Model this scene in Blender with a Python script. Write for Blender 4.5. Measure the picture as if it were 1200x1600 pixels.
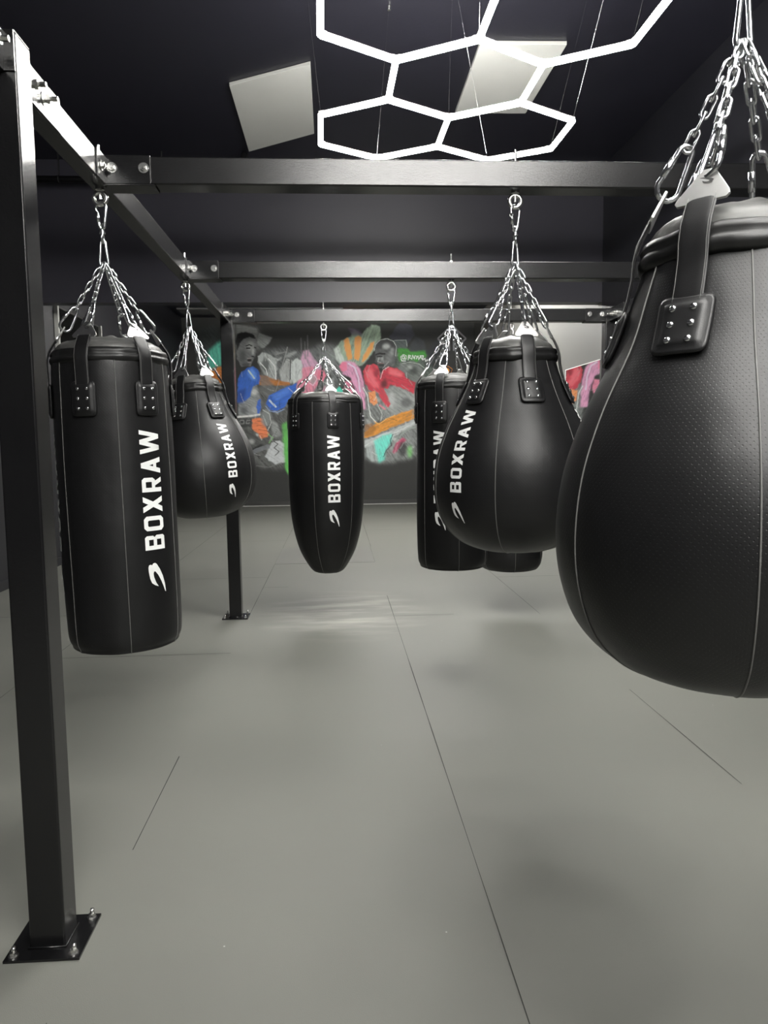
import bpy, bmesh, math, random
import numpy as np
from mathutils import Vector, Matrix, noise

random.seed(7)
for o in list(bpy.data.objects):
    bpy.data.objects.remove(o, do_unlink=True)
S = bpy.context.scene
COL = S.collection
PI = math.pi

# ------------------------------------------------------------------ camera
FPX, PITCH, YAW, ROLL, CZ = 1170.78, 0.0947, 0.0627, -0.0126, 1.443
fw = Vector((math.sin(YAW)*math.cos(PITCH), math.cos(YAW)*math.cos(PITCH), -math.sin(PITCH)))
rt0 = Vector((math.cos(YAW), -math.sin(YAW), 0)); up0 = rt0.cross(fw)
rt = math.cos(ROLL)*rt0 + math.sin(ROLL)*up0
up = -math.sin(ROLL)*rt0 + math.cos(ROLL)*up0
cd = bpy.data.cameras.new('camera'); cam = bpy.data.objects.new('camera', cd); COL.objects.link(cam)
M = Matrix.Identity(4)
for i in range(3):
    M[i][0] = rt[i]; M[i][1] = up[i]; M[i][2] = -fw[i]
M[0][3], M[1][3], M[2][3] = 0, 0, CZ
cam.matrix_world = M
cd.sensor_fit = 'HORIZONTAL'; cd.sensor_width = 36.0; cd.lens = 36.0*FPX/1200.0
cd.clip_start = 0.05; cd.clip_end = 100
S.camera = cam

# ------------------------------------------------------------------ view and light levels
S.view_settings.view_transform = 'Standard'; S.view_settings.look = 'None'
S.view_settings.gamma = 1.0; S.view_settings.use_curve_mapping = False
S.view_settings.exposure = 0.0
W = bpy.data.worlds.new('world'); S.world = W; W.use_nodes = True
W.node_tree.nodes['Background'].inputs[0].default_value = (0.75, 0.8, 1.0, 1)
W.node_tree.nodes['Background'].inputs[1].default_value = 0.02
TUBE_EMIT = 130.0          # honeycomb LED tubes
REAR_EMIT = 105.0          # the honeycomb beyond the bulkhead

# ------------------------------------------------------------------ room dimensions
XL, XR = -3.35, 3.17      # side walls
YF, YBH, YB = -3.8, 8.87, 17.1
HC, HR, ZBH = 4.6, 4.2, 3.045   # front ceiling, rear ceiling, bulkhead bottom

# ------------------------------------------------------------------ materials
def mat(name, col, rough=0.5, metal=0.0, spec=0.5, emit=None, estr=0.0):
    m = bpy.data.materials.new(name); m.use_nodes = True
    b = m.node_tree.nodes['Principled BSDF']
    b.inputs['Base Color'].default_value = (*col, 1); b.inputs['Roughness'].default_value = rough
    b.inputs['Metallic'].default_value = metal; b.inputs['Specular IOR Level'].default_value = spec
    if emit:
        b.inputs['Emission Color'].default_value = (*emit, 1); b.inputs['Emission Strength'].default_value = estr
    return m

def nd(m, t, **kw):
    n = m.node_tree.nodes.new(t)
    for k, v in kw.items(): setattr(n, k, v)
    return n

def lk(m, a, b): m.node_tree.links.new(a, b)

def noisy(m, scale=8, amt=0.3, rough_amt=0.08, bump=0.0, bscale=200, bdist=0.001, detail=4):
    """large soft tone variation + fine bump, in object space"""
    b = m.node_tree.nodes['Principled BSDF']
    tc = nd(m, 'ShaderNodeTexCoord')
    n = nd(m, 'ShaderNodeTexNoise'); n.inputs['Scale'].default_value = scale; n.inputs['Detail'].default_value = detail
    lk(m, tc.outputs['Object'], n.inputs['Vector'])
    c = b.inputs['Base Color'].default_value[:3]
    mx = nd(m, 'ShaderNodeMix', data_type='RGBA')
    mx.inputs[6].default_value = (*[x*(1-amt) for x in c], 1); mx.inputs[7].default_value = (*[min(1, x*(1+amt)) for x in c], 1)
    lk(m, n.outputs[0], mx.inputs[0]); lk(m, mx.outputs[2], b.inputs['Base Color'])
    r = b.inputs['Roughness'].default_value
    mr = nd(m, 'ShaderNodeMapRange'); mr.inputs[3].default_value = r-rough_amt; mr.inputs[4].default_value = r+rough_amt
    lk(m, n.outputs[0], mr.inputs[0]); lk(m, mr.outputs[0], b.inputs['Roughness'])
    if bump:
        n2 = nd(m, 'ShaderNodeTexNoise'); n2.inputs['Scale'].default_value = bscale; n2.inputs['Detail'].default_value = 2
        lk(m, tc.outputs['Object'], n2.inputs['Vector'])
        bp = nd(m, 'ShaderNodeBump'); bp.inputs['Strength'].default_value = bump; bp.inputs['Distance'].default_value = bdist
        lk(m, n2.outputs[0], bp.inputs['Height']); lk(m, bp.outputs[0], b.inputs['Normal'])
    return m

M_STEEL = noisy(mat('powder_coated_steel', (0.006, 0.006, 0.0065), 0.25, 0, 0.5), 5, 0.2, 0.03, 0.6, 170, 0.00035)
M_STEEL_DARK = noisy(mat('black_steel', (0.01, 0.01, 0.011), 0.42, 0, 0.5), 6, 0.2, 0.05)
M_ZINC = noisy(mat('zinc_plated', (0.72, 0.72, 0.70), 0.25, 1.0), 40, 0.15, 0.06)
M_CHROME = noisy(mat('chrome_chain', (0.66, 0.67, 0.68), 0.2, 1.0), 60, 0.12, 0.05)
M_PLATE = noisy(mat('nickel_plate', (0.62, 0.62, 0.61), 0.34, 1.0), 40, 0.1, 0.05)
M_LEATHER = None
M_STRAP = noisy(mat('strap_leather', (0.007, 0.007, 0.0075), 0.40, 0, 0.45), 30, 0.3, 0.06, 0.3, 700, 0.0006)
M_COLLAR = noisy(mat('collar_leather', (0.007, 0.007, 0.007), 0.38, 0, 0.45), 14, 0.3, 0.06, 0.25, 500, 0.0006)
M_LID = noisy(mat('lid_leather', (0.075, 0.075, 0.072), 0.42, 0, 0.55), 20, 0.3, 0.06, 0.4, 40, 0.004)
M_SEAM = noisy(mat('seam_piping', (0.12, 0.12, 0.115), 0.5), 60, 0.3, 0.05)
M_PRINT = noisy(mat('white_print', (0.86, 0.87, 0.86), 0.55), 30, 0.03, 0.04)
M_INK = noisy(mat('engraved_mark', (0.02, 0.02, 0.02), 0.5), 30, 0.1, 0.04)
M_WHITE = noisy(mat('white_panel', (0.66, 0.66, 0.63), 0.8, 0, 0.3), 3, 0.04, 0.02, 0.2, 160, 0.001)
M_ALU = noisy(mat('white_aluminium', (0.8, 0.8, 0.8), 0.4), 30, 0.03, 0.03)
M_TUBE = mat('led_tube', (0.9, 0.9, 0.88), 0.4, emit=(1.0, 0.985, 0.94), estr=TUBE_EMIT)
M_TUBE_R = mat('led_tube_rear', (0.9, 0.9, 0.88), 0.4, emit=(1.0, 0.985, 0.94), estr=REAR_EMIT)
for m_ in (M_TUBE, M_TUBE_R):     # faint unevenness along the diffuser
    tc_ = nd(m_, 'ShaderNodeTexCoord'); n_ = nd(m_, 'ShaderNodeTexNoise'); n_.inputs['Scale'].default_value = 9
    lk(m_, tc_.outputs['Object'], n_.inputs['Vector'])
    r_ = nd(m_, 'ShaderNodeMapRange'); e_ = m_.node_tree.nodes['Principled BSDF'].inputs['Emission Strength']
    r_.inputs[3].default_value = e_.default_value*.95; r_.inputs[4].default_value = e_.default_value*1.05
    lk(m_, n_.outputs[0], r_.inputs[0]); lk(m_, r_.outputs[0], e_)
M_CEIL = noisy(mat('ceiling_paint', (0.014, 0.0135, 0.022), 0.42, 0, 0.5), 1.2, 0.15, 0.05, 0.15, 30, 0.002)
M_BULK = noisy(mat('bulkhead_paint', (0.027, 0.026, 0.035), 0.40, 0, 0.5), 1.2, 0.15, 0.05, 0.15, 60, 0.001)
M_WALLD = noisy(mat('dark_wall_paint', (0.010, 0.010, 0.014), 0.50, 0, 0.5), 1.5, 0.15, 0.05, 0.15, 60, 0.001)
M_WALLB = noisy(mat('charcoal_wall_paint', (0.040, 0.041, 0.039), 0.6, 0, 0.4), 1.0, 0.12, 0.04, 0.15, 60, 0.001)
M_WALLG = noisy(mat('grey_wall_paint', (0.115, 0.115, 0.106), 0.6, 0, 0.4), 1.0, 0.06, 0.04, 0.1, 60, 0.001)
M_TRIM = noisy(mat('dark_baseboard', (0.05, 0.05, 0.048), 0.35, 0, 0.5), 3, 0.1, 0.04)
M_TRIML = noisy(mat('pale_trim', (0.55, 0.55, 0.52), 0.4, 0, 0.5), 8, 0.05, 0.04)
M_MIRROR = noisy(mat('mirror_glass', (0.86, 0.88, 0.87), 0.02, 1.0), 2, 0.01, 0.005)

def leather():
    m = mat('bag_leather', (0.006, 0.006, 0.0065), 0.42, 0, 0.42)
    b = m.node_tree.nodes['Principled BSDF']; tc = nd(m, 'ShaderNodeTexCoord')
    n = nd(m, 'ShaderNodeTexNoise'); n.inputs['Scale'].default_value = 3.5; n.inputs['Detail'].default_value = 3
    lk(m, tc.outputs['Object'], n.inputs['Vector'])
    mr = nd(m, 'ShaderNodeMapRange'); mr.inputs[3].default_value = 0.37; mr.inputs[4].default_value = 0.46
    lk(m, n.outputs[0], mr.inputs[0]); lk(m, mr.outputs[0], b.inputs['Roughness'])
    n2 = nd(m, 'ShaderNodeTexNoise'); n2.inputs['Scale'].default_value = 420; lk(m, tc.outputs['Object'], n2.inputs['Vector'])
    n3 = nd(m, 'ShaderNodeTexNoise'); n3.inputs['Scale'].default_value = 7; lk(m, tc.outputs['Object'], n3.inputs['Vector'])
    # perforation dots laid out in UV (metres round the girth, metres along the profile)
    uv = nd(m, 'ShaderNodeUVMap'); uv.uv_map = 'uv'
    sc = nd(m, 'ShaderNodeVectorMath', operation='SCALE'); sc.inputs['Scale'].default_value = 125.0
    lk(m, uv.outputs[0], sc.inputs[0])
    rot = nd(m, 'ShaderNodeVectorRotate', rotation_type='Z_AXIS'); rot.inputs['Angle'].default_value = PI/4
    lk(m, sc.outputs[0], rot.inputs['Vector'])
    fr = nd(m, 'ShaderNodeVectorMath', operation='FRACTION'); lk(m, rot.outputs[0], fr.inputs[0])
    sb = nd(m, 'ShaderNodeVectorMath', operation='SUBTRACT'); sb.inputs[1].default_value = (0.5, 0.5, 0); lk(m, fr.outputs[0], sb.inputs[0])
    ln = nd(m, 'ShaderNodeVectorMath', operation='LENGTH'); lk(m, sb.outputs[0], ln.inputs[0])
    dots = nd(m, 'ShaderNodeMapRange'); dots.inputs[1].default_value = 0.10; dots.inputs[2].default_value = 0.2
    lk(m, ln.outputs['Value'], dots.inputs[0])
    b1 = nd(m, 'ShaderNodeBump'); b1.inputs['Strength'].default_value = 0.25; b1.inputs['Distance'].default_value = 0.0006; lk(m, n2.outputs[0], b1.inputs['Height'])
    b2 = nd(m, 'ShaderNodeBump'); b2.inputs['Strength'].default_value = 0.35; b2.inputs['Distance'].default_value = 0.012; lk(m, n3.outputs[0], b2.inputs['Height']); lk(m, b1.outputs[0], b2.inputs['Normal'])
    b3 = nd(m, 'ShaderNodeBump'); b3.inputs['Strength'].default_value = 0.35; b3.inputs['Distance'].default_value = 0.0006; lk(m, dots.outputs[0], b3.inputs['Height']); lk(m, b2.outputs[0], b3.inputs['Normal'])
    lk(m, b3.outputs[0], b.inputs['Normal'])
    return m
M_LEATHER = leather()

def floor_mat():
    m = mat('rubber_matting', (0.11, 0.11, 0.10), 0.55, 0, 0.45)
    b = m.node_tree.nodes['Principled BSDF']; tc = nd(m, 'ShaderNodeTexCoord')
    n = nd(m, 'ShaderNodeTexNoise'); n.inputs['Scale'].default_value = 0.9; n.inputs['Detail'].default_value = 5
    lk(m, tc.outputs['Object'], n.inputs['Vector'])
    # pale streaks: stretched noise, fading out round an oval under the far bags
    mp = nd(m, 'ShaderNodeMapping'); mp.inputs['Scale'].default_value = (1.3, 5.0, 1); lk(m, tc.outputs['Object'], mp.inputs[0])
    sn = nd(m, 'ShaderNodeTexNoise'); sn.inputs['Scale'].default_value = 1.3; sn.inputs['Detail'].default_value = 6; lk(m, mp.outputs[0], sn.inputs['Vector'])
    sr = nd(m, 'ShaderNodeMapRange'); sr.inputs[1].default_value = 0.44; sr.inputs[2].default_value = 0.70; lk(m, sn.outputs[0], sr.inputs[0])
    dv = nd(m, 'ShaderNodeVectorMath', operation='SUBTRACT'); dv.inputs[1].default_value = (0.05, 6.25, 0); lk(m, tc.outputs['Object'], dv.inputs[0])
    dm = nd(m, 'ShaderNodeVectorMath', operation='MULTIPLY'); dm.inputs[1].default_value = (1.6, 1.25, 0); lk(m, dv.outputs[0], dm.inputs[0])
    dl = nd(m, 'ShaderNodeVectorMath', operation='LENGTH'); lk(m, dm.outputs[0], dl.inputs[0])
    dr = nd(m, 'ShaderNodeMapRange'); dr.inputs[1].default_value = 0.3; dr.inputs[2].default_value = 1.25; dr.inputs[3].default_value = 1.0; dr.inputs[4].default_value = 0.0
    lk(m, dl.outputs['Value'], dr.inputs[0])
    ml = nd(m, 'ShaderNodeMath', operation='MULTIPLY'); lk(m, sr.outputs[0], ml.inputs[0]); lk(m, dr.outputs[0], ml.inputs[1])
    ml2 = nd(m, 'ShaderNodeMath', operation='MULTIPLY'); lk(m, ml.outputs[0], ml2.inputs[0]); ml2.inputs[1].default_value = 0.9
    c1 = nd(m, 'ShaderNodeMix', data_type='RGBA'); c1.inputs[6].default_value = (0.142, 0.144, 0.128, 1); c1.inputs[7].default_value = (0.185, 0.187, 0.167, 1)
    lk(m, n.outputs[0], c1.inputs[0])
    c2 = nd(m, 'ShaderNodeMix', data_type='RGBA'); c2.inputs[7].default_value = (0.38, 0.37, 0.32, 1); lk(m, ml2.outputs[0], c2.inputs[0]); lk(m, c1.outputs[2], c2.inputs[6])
    # dust specks
    vo = nd(m, 'ShaderNodeTexVoronoi', feature='F1'); vo.inputs['Scale'].default_value = 4.5; lk(m, tc.outputs['Object'], vo.inputs['Vector'])
    vr = nd(m, 'ShaderNodeMapRange'); vr.inputs[1].default_value = 0.010; vr.inputs[2].default_value = 0.016; vr.inputs[3].default_value = 0.7; vr.inputs[4].default_value = 0.0
    lk(m, vo.outputs['Distance'], vr.inputs[0])
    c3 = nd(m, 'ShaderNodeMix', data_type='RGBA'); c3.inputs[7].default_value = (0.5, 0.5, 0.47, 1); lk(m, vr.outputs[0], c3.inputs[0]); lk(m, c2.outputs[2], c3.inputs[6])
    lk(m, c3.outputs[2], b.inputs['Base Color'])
    mr = nd(m, 'ShaderNodeMapRange'); mr.inputs[3].default_value = 0.50; mr.inputs[4].default_value = 0.66; lk(m, n.outputs[0], mr.inputs[0]); lk(m, mr.outputs[0], b.inputs['Roughness'])
    n2 = nd(m, 'ShaderNodeTexNoise'); n2.inputs['Scale'].default_value = 350; lk(m, tc.outputs['Object'], n2.inputs['Vector'])
    bp = nd(m, 'ShaderNodeBump'); bp.inputs['Strength'].default_value = 0.3; bp.inputs['Distance'].default_value = 0.0012; lk(m, n2.outputs[0], bp.inputs['Height']); lk(m, bp.outputs[0], b.inputs['Normal'])
    return m
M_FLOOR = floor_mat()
M_FLOOR2 = noisy(mat('pale_mat_rubber', (0.15, 0.15, 0.138), 0.55), 1.5, 0.12, 0.05, 0.3, 350, 0.001)
M_GAP = noisy(mat('mat_gap', (0.03, 0.03, 0.028), 0.8), 9, 0.6, 0.05)

# ------------------------------------------------------------------ mesh helpers
class MB:
    def __init__(s): s.v = []; s.f = []; s.sm = []
    def add(s, vs, fs, smooth=False):
        k = len(s.v); s.v += [tuple(v) for v in vs]; s.f += [tuple(i+k for i in f) for f in fs]; s.sm += [smooth]*len(fs); return s
    def box(s, a, b):
        x0, y0, z0 = a; x1, y1, z1 = b
        return s.add([(x0,y0,z0),(x1,y0,z0),(x1,y1,z0),(x0,y1,z0),(x0,y0,z1),(x1,y0,z1),(x1,y1,z1),(x0,y1,z1)],
                     [(0,3,2,1),(4,5,6,7),(0,1,5,4),(1,2,6,5),(2,3,7,6),(3,0,4,7)])
    def obox(s, c, ax, ay, az, hx, hy, hz):
        c = Vector(c); vs = []
        for k in (-1, 1):
            for i, j in ((-1,-1),(1,-1),(1,1),(-1,1)): vs.append(c+ax*hx*i+ay*hy*j+az*hz*k)
        return s.add(vs, [(0,3,2,1),(4,5,6,7),(0,1,5,4),(1,2,6,5),(2,3,7,6),(3,0,4,7)])
    def tube(s, pts, r, n=8, closed=False, smooth=True, ref=None):
        pts = [Vector(p) for p in pts]; N = len(pts); vs = []; fs = []
        rr = r if isinstance(r, (list, tuple)) else [r]*N
        prev = None
        for i, p in enumerate(pts):
            if closed: t = pts[(i+1) % N]-pts[i-1]
            else: t = pts[min(i+1, N-1)]-pts[max(i-1, 0)]
            t.normalize()
            if prev is None:
                a = Vector(ref) if ref else (Vector((0,0,1)) if abs(t.z) < 0.9 else Vector((1,0,0)))
                u = (a - t*a.dot(t)).normalized()
            else: u = (prev - t*prev.dot(t)).normalized()
            prev = u; w = t.cross(u)
            for k in range(n):
                a = 2*PI*k/n; vs.append(p + (u*math.cos(a)+w*math.sin(a))*rr[i])
        for i in range(N if closed else N-1):
            j = (i+1) % N
            for k in range(n): fs.append((i*n+k, i*n+(k+1)%n, j*n+(k+1)%n, j*n+k))
        if not closed: fs.append(tuple(reversed(range(n)))); fs.append(tuple((N-1)*n+k for k in range(n)))
        return s.add(vs, fs, smooth)
    def cyl(s, p0, p1, r, n=16, r2=None):
        s.tube([p0, p1], [r, r if r2 is None else r2], n, smooth=False); return s
    def lathe(s, prof, n=64, c=(0,0,0), capb=False, capt=False, fn=None):
        vs = []; fs = []; m = len(prof)
        for i, (r, z) in enumerate(prof):
            for k in range(n):
                a = 2*PI*k/n; x = r; zz = z
                if fn: x, zz = fn(r, z, a, i)
                vs.append((c[0]+x*math.cos(a), c[1]+x*math.sin(a), c[2]+zz))
        for i in range(m-1):
            for k in range(n): fs.append((i*n+k, i*n+(k+1)%n, (i+1)*n+(k+1)%n, (i+1)*n+k))
        if capb: fs.append(tuple((m-1)*n+k for k in range(n)))
        if capt: fs.append(tuple(reversed(range(n))))
        return s.add(vs, fs, True)
    def build(s, name, m, parent=None, bevel=0, seg=2, **props):
        me = bpy.data.meshes.new(name); me.from_pydata(s.v, [], s.f)
        bm = bmesh.new(); bm.from_mesh(me); bmesh.ops.recalc_face_normals(bm, faces=bm.faces); bm.to_mesh(me); bm.free()
        me.polygons.foreach_set('use_smooth', s.sm); me.materials.append(m); me.update()
        return link(name, me, parent, bevel, seg, **props)

def link(name, me, parent=None, bevel=0, seg=2, **props):
    o = bpy.data.objects.new(name, me); COL.objects.link(o); o.parent = parent
    if bevel:
        b = o.modifiers.new('bevel', 'BEVEL'); b.width = bevel; b.segments = seg; b.limit_method = 'ANGLE'; b.angle_limit = math.radians(40)
        b.harden_normals = True
    for k, v in props.items(): o[k] = v
    return o

def empty(name, loc, label=None, cat=None, group=None):
    o = bpy.data.objects.new(name, None); COL.objects.link(o); o.location = loc; o.empty_display_size = 0.05
    if label: tag(o, label, cat, group)
    return o

def tag(o, label, cat, group=None):
    o['label'] = label; o['category'] = cat
    if group: o['group'] = group
    return o

def struct(o): o['kind'] = 'structure'; return o

def copy_tree(o, parent=None):
    c = o.copy(); COL.objects.link(c); c.parent = parent
    for ch in list(o.children): copy_tree(ch, c)
    return c

# ------------------------------------------------------------------ room shell
T = 0.12
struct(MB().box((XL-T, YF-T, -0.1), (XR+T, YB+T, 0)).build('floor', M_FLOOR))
seam = MB()
e = 0.0016
def seamx(x, y0, y1):
    n = max(2, int((y1-y0)/0.25)); P = [y0+(y1-y0)*i/n for i in range(n+1)]
    w = [0.0010+0.0016*random.random() for _ in P]; vs = []
    for yy, ww in zip(P, w): vs += [(x-ww, yy, e), (x+ww, yy, e)]
    seam.add(vs, [(2*i, 2*i+1, 2*i+3, 2*i+2) for i in range(n)])
def seamy(y, x0, x1): seam.add([(x0,y-.003,e),(x1,y-.003,e),(x1,y+.003,e),(x0,y+.003,e)], [(0,1,2,3)])
for k, y0, y1 in ((-1.95, YF, YB-.01), (-0.75, YF, 1.8), (-0.75, 2.6, 3.4), (-0.75, 6.1, YB-.01), (0.452, YF, 6.9), (0.44, 8.9, 10.2), (0.452, 10.2, YB-.01), (1.66, 2.9, 4.1), (1.66, 6, YB-.01), (2.86, YF, YB-.01)): seamx(k, y0, y1)
for x0, ys in ((-3.15,(0.9,3.7,6.4,9.4,12.4)), (-1.95,(5.1,8.0,11,14)), (-0.75,(-1.0,10.2,13)), (0.452,(0.2,12.1,15)), (1.66,(7.7,10.6,13.6))):
    for yy in ys: seamy(yy, x0, x0+1.2)
seamy(7.43, -0.75, -0.5); seamy(6.07, 0.452, 0.95)
tr = struct(seam.build('trim_1', M_GAP)); tr['label'] = 'dark joints between the rubber floor mats'
# paler mat piece laid beyond the cage
struct(MB().box((-0.75, 8.87, 0), (0.44, 10.2, 0.002)).build('trim_2', M_FLOOR2))

struct(MB().box((XL-T, YF-T, HC), (XR+T, YBH, HC+0.1)).build('ceiling', M_CEIL))
struct(MB().box((XL-T, YBH+0.2, HR), (XR+T, YB+T, HR+0.1)).build('ceiling_rear', M_CEIL))
struct(MB().box((XL, YBH, ZBH), (XR, YBH+0.2, HC+0.1)).build('wall_bulkhead', M_BULK))
struct(MB().box((XL-T, YF-T, 0), (XL, YB+T, HC)).build('wall_left', M_WALLD))
struct(MB().box((XR, YF-T, 0), (XR+T, YBH, HC)).build('wall_right', M_WALLD))
struct(MB().box((XR+0.002, YBH, 0), (XR+T, YB+T, HC)).build('wall_right_rear', M_WALLG))
struct(MB().box((XL, YB, 0), (XR, YB+T, HC)).build('wall_back', M_WALLB))
struct(MB().box((XL, YF-T, 0), (XR, YF, HC)).build('wall_front', M_WALLD))
struct(MB().box((XL, YB-0.018, 0.012), (XR, YB, 0.10)).build('baseboard_back', M_TRIM, bevel=0.003))
struct(MB().box((XL, YB-0.022, 0.0), (XR, YB-0.001, 0.014)).build('trim_3', M_TRIML))
struct(MB().box((XL, YF, 0), (XL+0.018, YB-0.03, 0.10)).build('baseboard_left', M_WALLD, bevel=0.003))
struct(MB().box((XR-0.018, YF, 0), (XR, YBH, 0.10)).build('baseboard_right', M_WALLD, bevel=0.003))

# ceiling pipe run near the bulkhead, left side
pr = empty('ceiling_pipe', (XL+0.02, 8.6, 4.3), 'black painted pipe running under the ceiling, behind the near post', 'pipe')
g = MB(); g.tube([(0.0,0,0),(2.1,0,0),(2.3,0,0.06),(2.4,0,0.29)], 0.035, 12); g.build('pipe', M_STEEL_DARK, pr)
for x in (0.4, 1.5):
    g = MB(); g.tube([(x, 0.04*math.cos(a), 0.04*math.sin(a)) for a in [i*2*PI/12 for i in range(12)]], 0.006, 6, closed=True)
    g.box((x-0.008, -0.008, 0.03), (x+0.008, 0.008, 0.3)); g.build('pipe_clip', M_STEEL_DARK, pr)

# mirrors
mr = empty('wall_mirror', (XR, 9.55, 0), 'frameless mirror on the grey right wall reflecting the mural', 'mirror')
MB().box((-0.008, -0.66, 0.35), (0.0, 0.68, 2.372)).build('mirror_glass', M_MIRROR, mr)
MB().box((-0.012, -0.66, 2.372), (0.0, 0.686, 2.380)).box((-0.012, 0.68, 0.35), (0, 0.688, 2.372)).build('mirror_edge', M_PRINT, mr, label='thin pale polished edge')
ml = empty('wall_mirror', (XL, 10.25, 0), 'tall pale-edged mirror panel on the dark left wall', 'mirror')
MB().box((0, -0.80, 0.35), (0.012, 0.83, 3.10)).build('mirror_glass', noisy(mat('tinted_mirror', (0.10, 0.105, 0.105), 0.12, 1.0), 2, 0.02, 0.02), ml)
MB().box((0, -0.845, 0.35), (0.05, -0.80, 3.12)).build('side_edge', M_TRIML, ml, bevel=0.003, label='pale vertical edge strip')
MB().box((0, 0.83, 0.35), (0.05, 0.875, 3.12)).build('side_edge', M_TRIML, ml, bevel=0.003, label='pale vertical edge strip')
MB().box((0, -0.80, 3.10), (0.02, 0.83, 3.12)).build('top_edge', M_TRIM, ml, bevel=0.003)


# ------------------------------------------------------------------ mural painted on the back wall
def make_mural():
    rng = np.random.RandomState(5)
    Q = 2                                   # canvas samples per unit; design units: 1 unit = 1/68.5 m on the wall
    U0, U1, V0, V1 = 296, 744, 496, 748
    Wc, Hc_ = (U1-U0)*Q, (V1-V0)*Q
    yy, xx = np.mgrid[0:Hc_, 0:Wc]; X = U0+(xx+.5)/Q; Y = V0+(yy+.5)/Q
    col = np.zeros((Hc_, Wc, 3)); col[:] = (0.040, 0.041, 0.039); al = np.zeros((Hc_, Wc))
    def blur(a, k):
        if k < 1: return a
        for _ in range(2):
            for ax in (0, 1):
                c = np.cumsum(np.pad(a, [(k+1, k) if i == ax else (0, 0) for i in range(2)], mode='edge'), axis=ax)
                n = a.shape[ax]; a = (np.take(c, range(2*k+1, 2*k+1+n), axis=ax)-np.take(c, range(0, n), axis=ax))/(2*k+1)
        return a
    def vnoise(sx, sy, ang=0.0):
        """value noise stretched along ang"""
        c, s = math.cos(ang), math.sin(ang); u = (X*c+Y*s)/sx; v = (-X*s+Y*c)/sy
        G = rng.rand(96, 96); iu = np.floor(u).astype(int); iv = np.floor(v).astype(int); fu = u-iu; fv = v-iv
        fu = fu*fu*(3-2*fu); fv = fv*fv*(3-2*fv)
        g = lambda a, b: G[a % 96, b % 96]
        return (g(iu, iv)*(1-fu)+g(iu+1, iv)*fu)*(1-fv)+(g(iu, iv+1)*(1-fu)+g(iu+1, iv+1)*fu)*fv
    wob = (vnoise(5, 5)-.5)*3.0+(vnoise(2, 2)-.5)*1.2; wob2 = (vnoise(5, 5)-.5)*3.0+(vnoise(2, 2)-.5)*1.2
    def lin(c): return np.array([(v/255/12.92 if v/255 <= .04045 else ((v/255+.055)/1.055)**2.4) for v in c])
    def inside(P, w=1.0):
        px = X+wob*w; py = Y+wob2*w; m = np.zeros(X.shape, bool); n = len(P)
        for i in range(n):
            x0, y0 = P[i]; x1, y1 = P[(i+1) % n]
            if y0 == y1: continue
            cnd = ((py > min(y0, y1)) & (py <= max(y0, y1)) & (px < (x1-x0)*(py-y0)/(y1-y0)+x0)); m ^= cnd
        return m.astype(float)
    def put(mask, c, tex=0.25, ang=0.6, sx=14, sy=1.6):
        nonlocal col, al
        t = vnoise(sx, sy, ang)*.6+vnoise(3, 1.2, ang)*.4
        c = np.array(c, float); c = c*0.86+c.mean()*0.14
        cc = 1.45*lin(c)[None, None, :]*(1+(t[..., None]-.5)*2*tex); mask = mask*(0.80+0.2*np.clip(t*2.2, 0, 1))
        col = col*(1-mask[..., None])+cc*mask[..., None]; al = np.maximum(al, np.clip(mask*1.3, 0, 1))
    def poly(P, c, f=1, a=1.0, tex=0.25, ang=0.6, w=0.6): put(blur(inside(P, w), int(f))*a, c, tex, ang)
    def ell(cx, cy, rx, ry, c, f=2, a=1.0, rot=0.0, tex=0.2, ang=0.6):
        cr, sr = math.cos(rot), math.sin(rot); u = (X-cx)*cr+(Y-cy)*sr; v = -(X-cx)*sr+(Y-cy)*cr
        put(blur((((u+wob*.3)/rx)**2+((v+wob2*.3)/ry)**2 < 1).astype(float), int(f))*a, c, tex, ang)
    def line(P, r, c, a=1.0, f=1, tex=0.1):
        d = np.full(X.shape, 1e9)
        for (x0, y0), (x1, y1) in zip(P, P[1:]):
            dx, dy = x1-x0, y1-y0; t = np.clip(((X-x0)*dx+(Y-y0)*dy)/(dx*dx+dy*dy+1e-9), 0, 1)
            d = np.minimum(d, np.hypot(X-x0-t*dx, Y-y0-t*dy))
        put(np.clip((r-d)*Q+.5, 0, 1)*a, c, tex)
    # --- smoky greys at the back
    for P, c, a in (([(306,515),(330,505),(346,520),(346,600),(330,600),(312,560)], (58,66,66), .7),
                    ([(360,505),(405,508),(410,540),(395,560),(365,560)], (112,114,112), .75),
                    ([(405,545),(440,540),(470,548),(500,535),(535,540),(540,580),(530,620),(470,625),(440,610),(405,600)], (110,114,114), .8),
                    ([(372,600),(470,600),(470,640),(445,735),(410,735),(385,720),(372,690)], (100,102,100), .75),
                    ([(566,600),(655,600),(660,660),(655,720),(600,728),(570,720)], (128,132,130), .85),
                    ([(615,545),(665,550),(685,570),(690,600),(650,610),(615,590)], (88,100,92), .8),
                    ([(650,600),(690,600),(700,640),(690,720),(655,725)], (96,98,96), .6)):
        poly(P, c, 9, a, .5, .9, 2.0)
    for k in range(150):
        cx = rng.uniform(372, 662); cy = rng.uniform(548, 712)
        if 430 < cx < 560 and cy > 640: continue
        ell(cx, cy, rng.uniform(3, 11), rng.uniform(0.8, 3.2), [(60,62,62),(166,170,168),(205,208,206),(34,36,36),(186,190,188)][rng.randint(5)], 2, .5, rng.choice([0.3, 1.1, 1.9, 2.5])+rng.uniform(-.3, .3), .5)
    # left of the post
    poly([(327,545),(346,530),(346,572),(328,575),(322,565)], (84,190,164), 4, .9, .3, 1.4)
    poly([(322,577),(346,571),(346,606),(334,604)], (196,112,44), 2, .95, .25, .4)
    poly([(308,548),(326,552),(322,575),(306,570)], (84,92,92), 4, .8)
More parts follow.
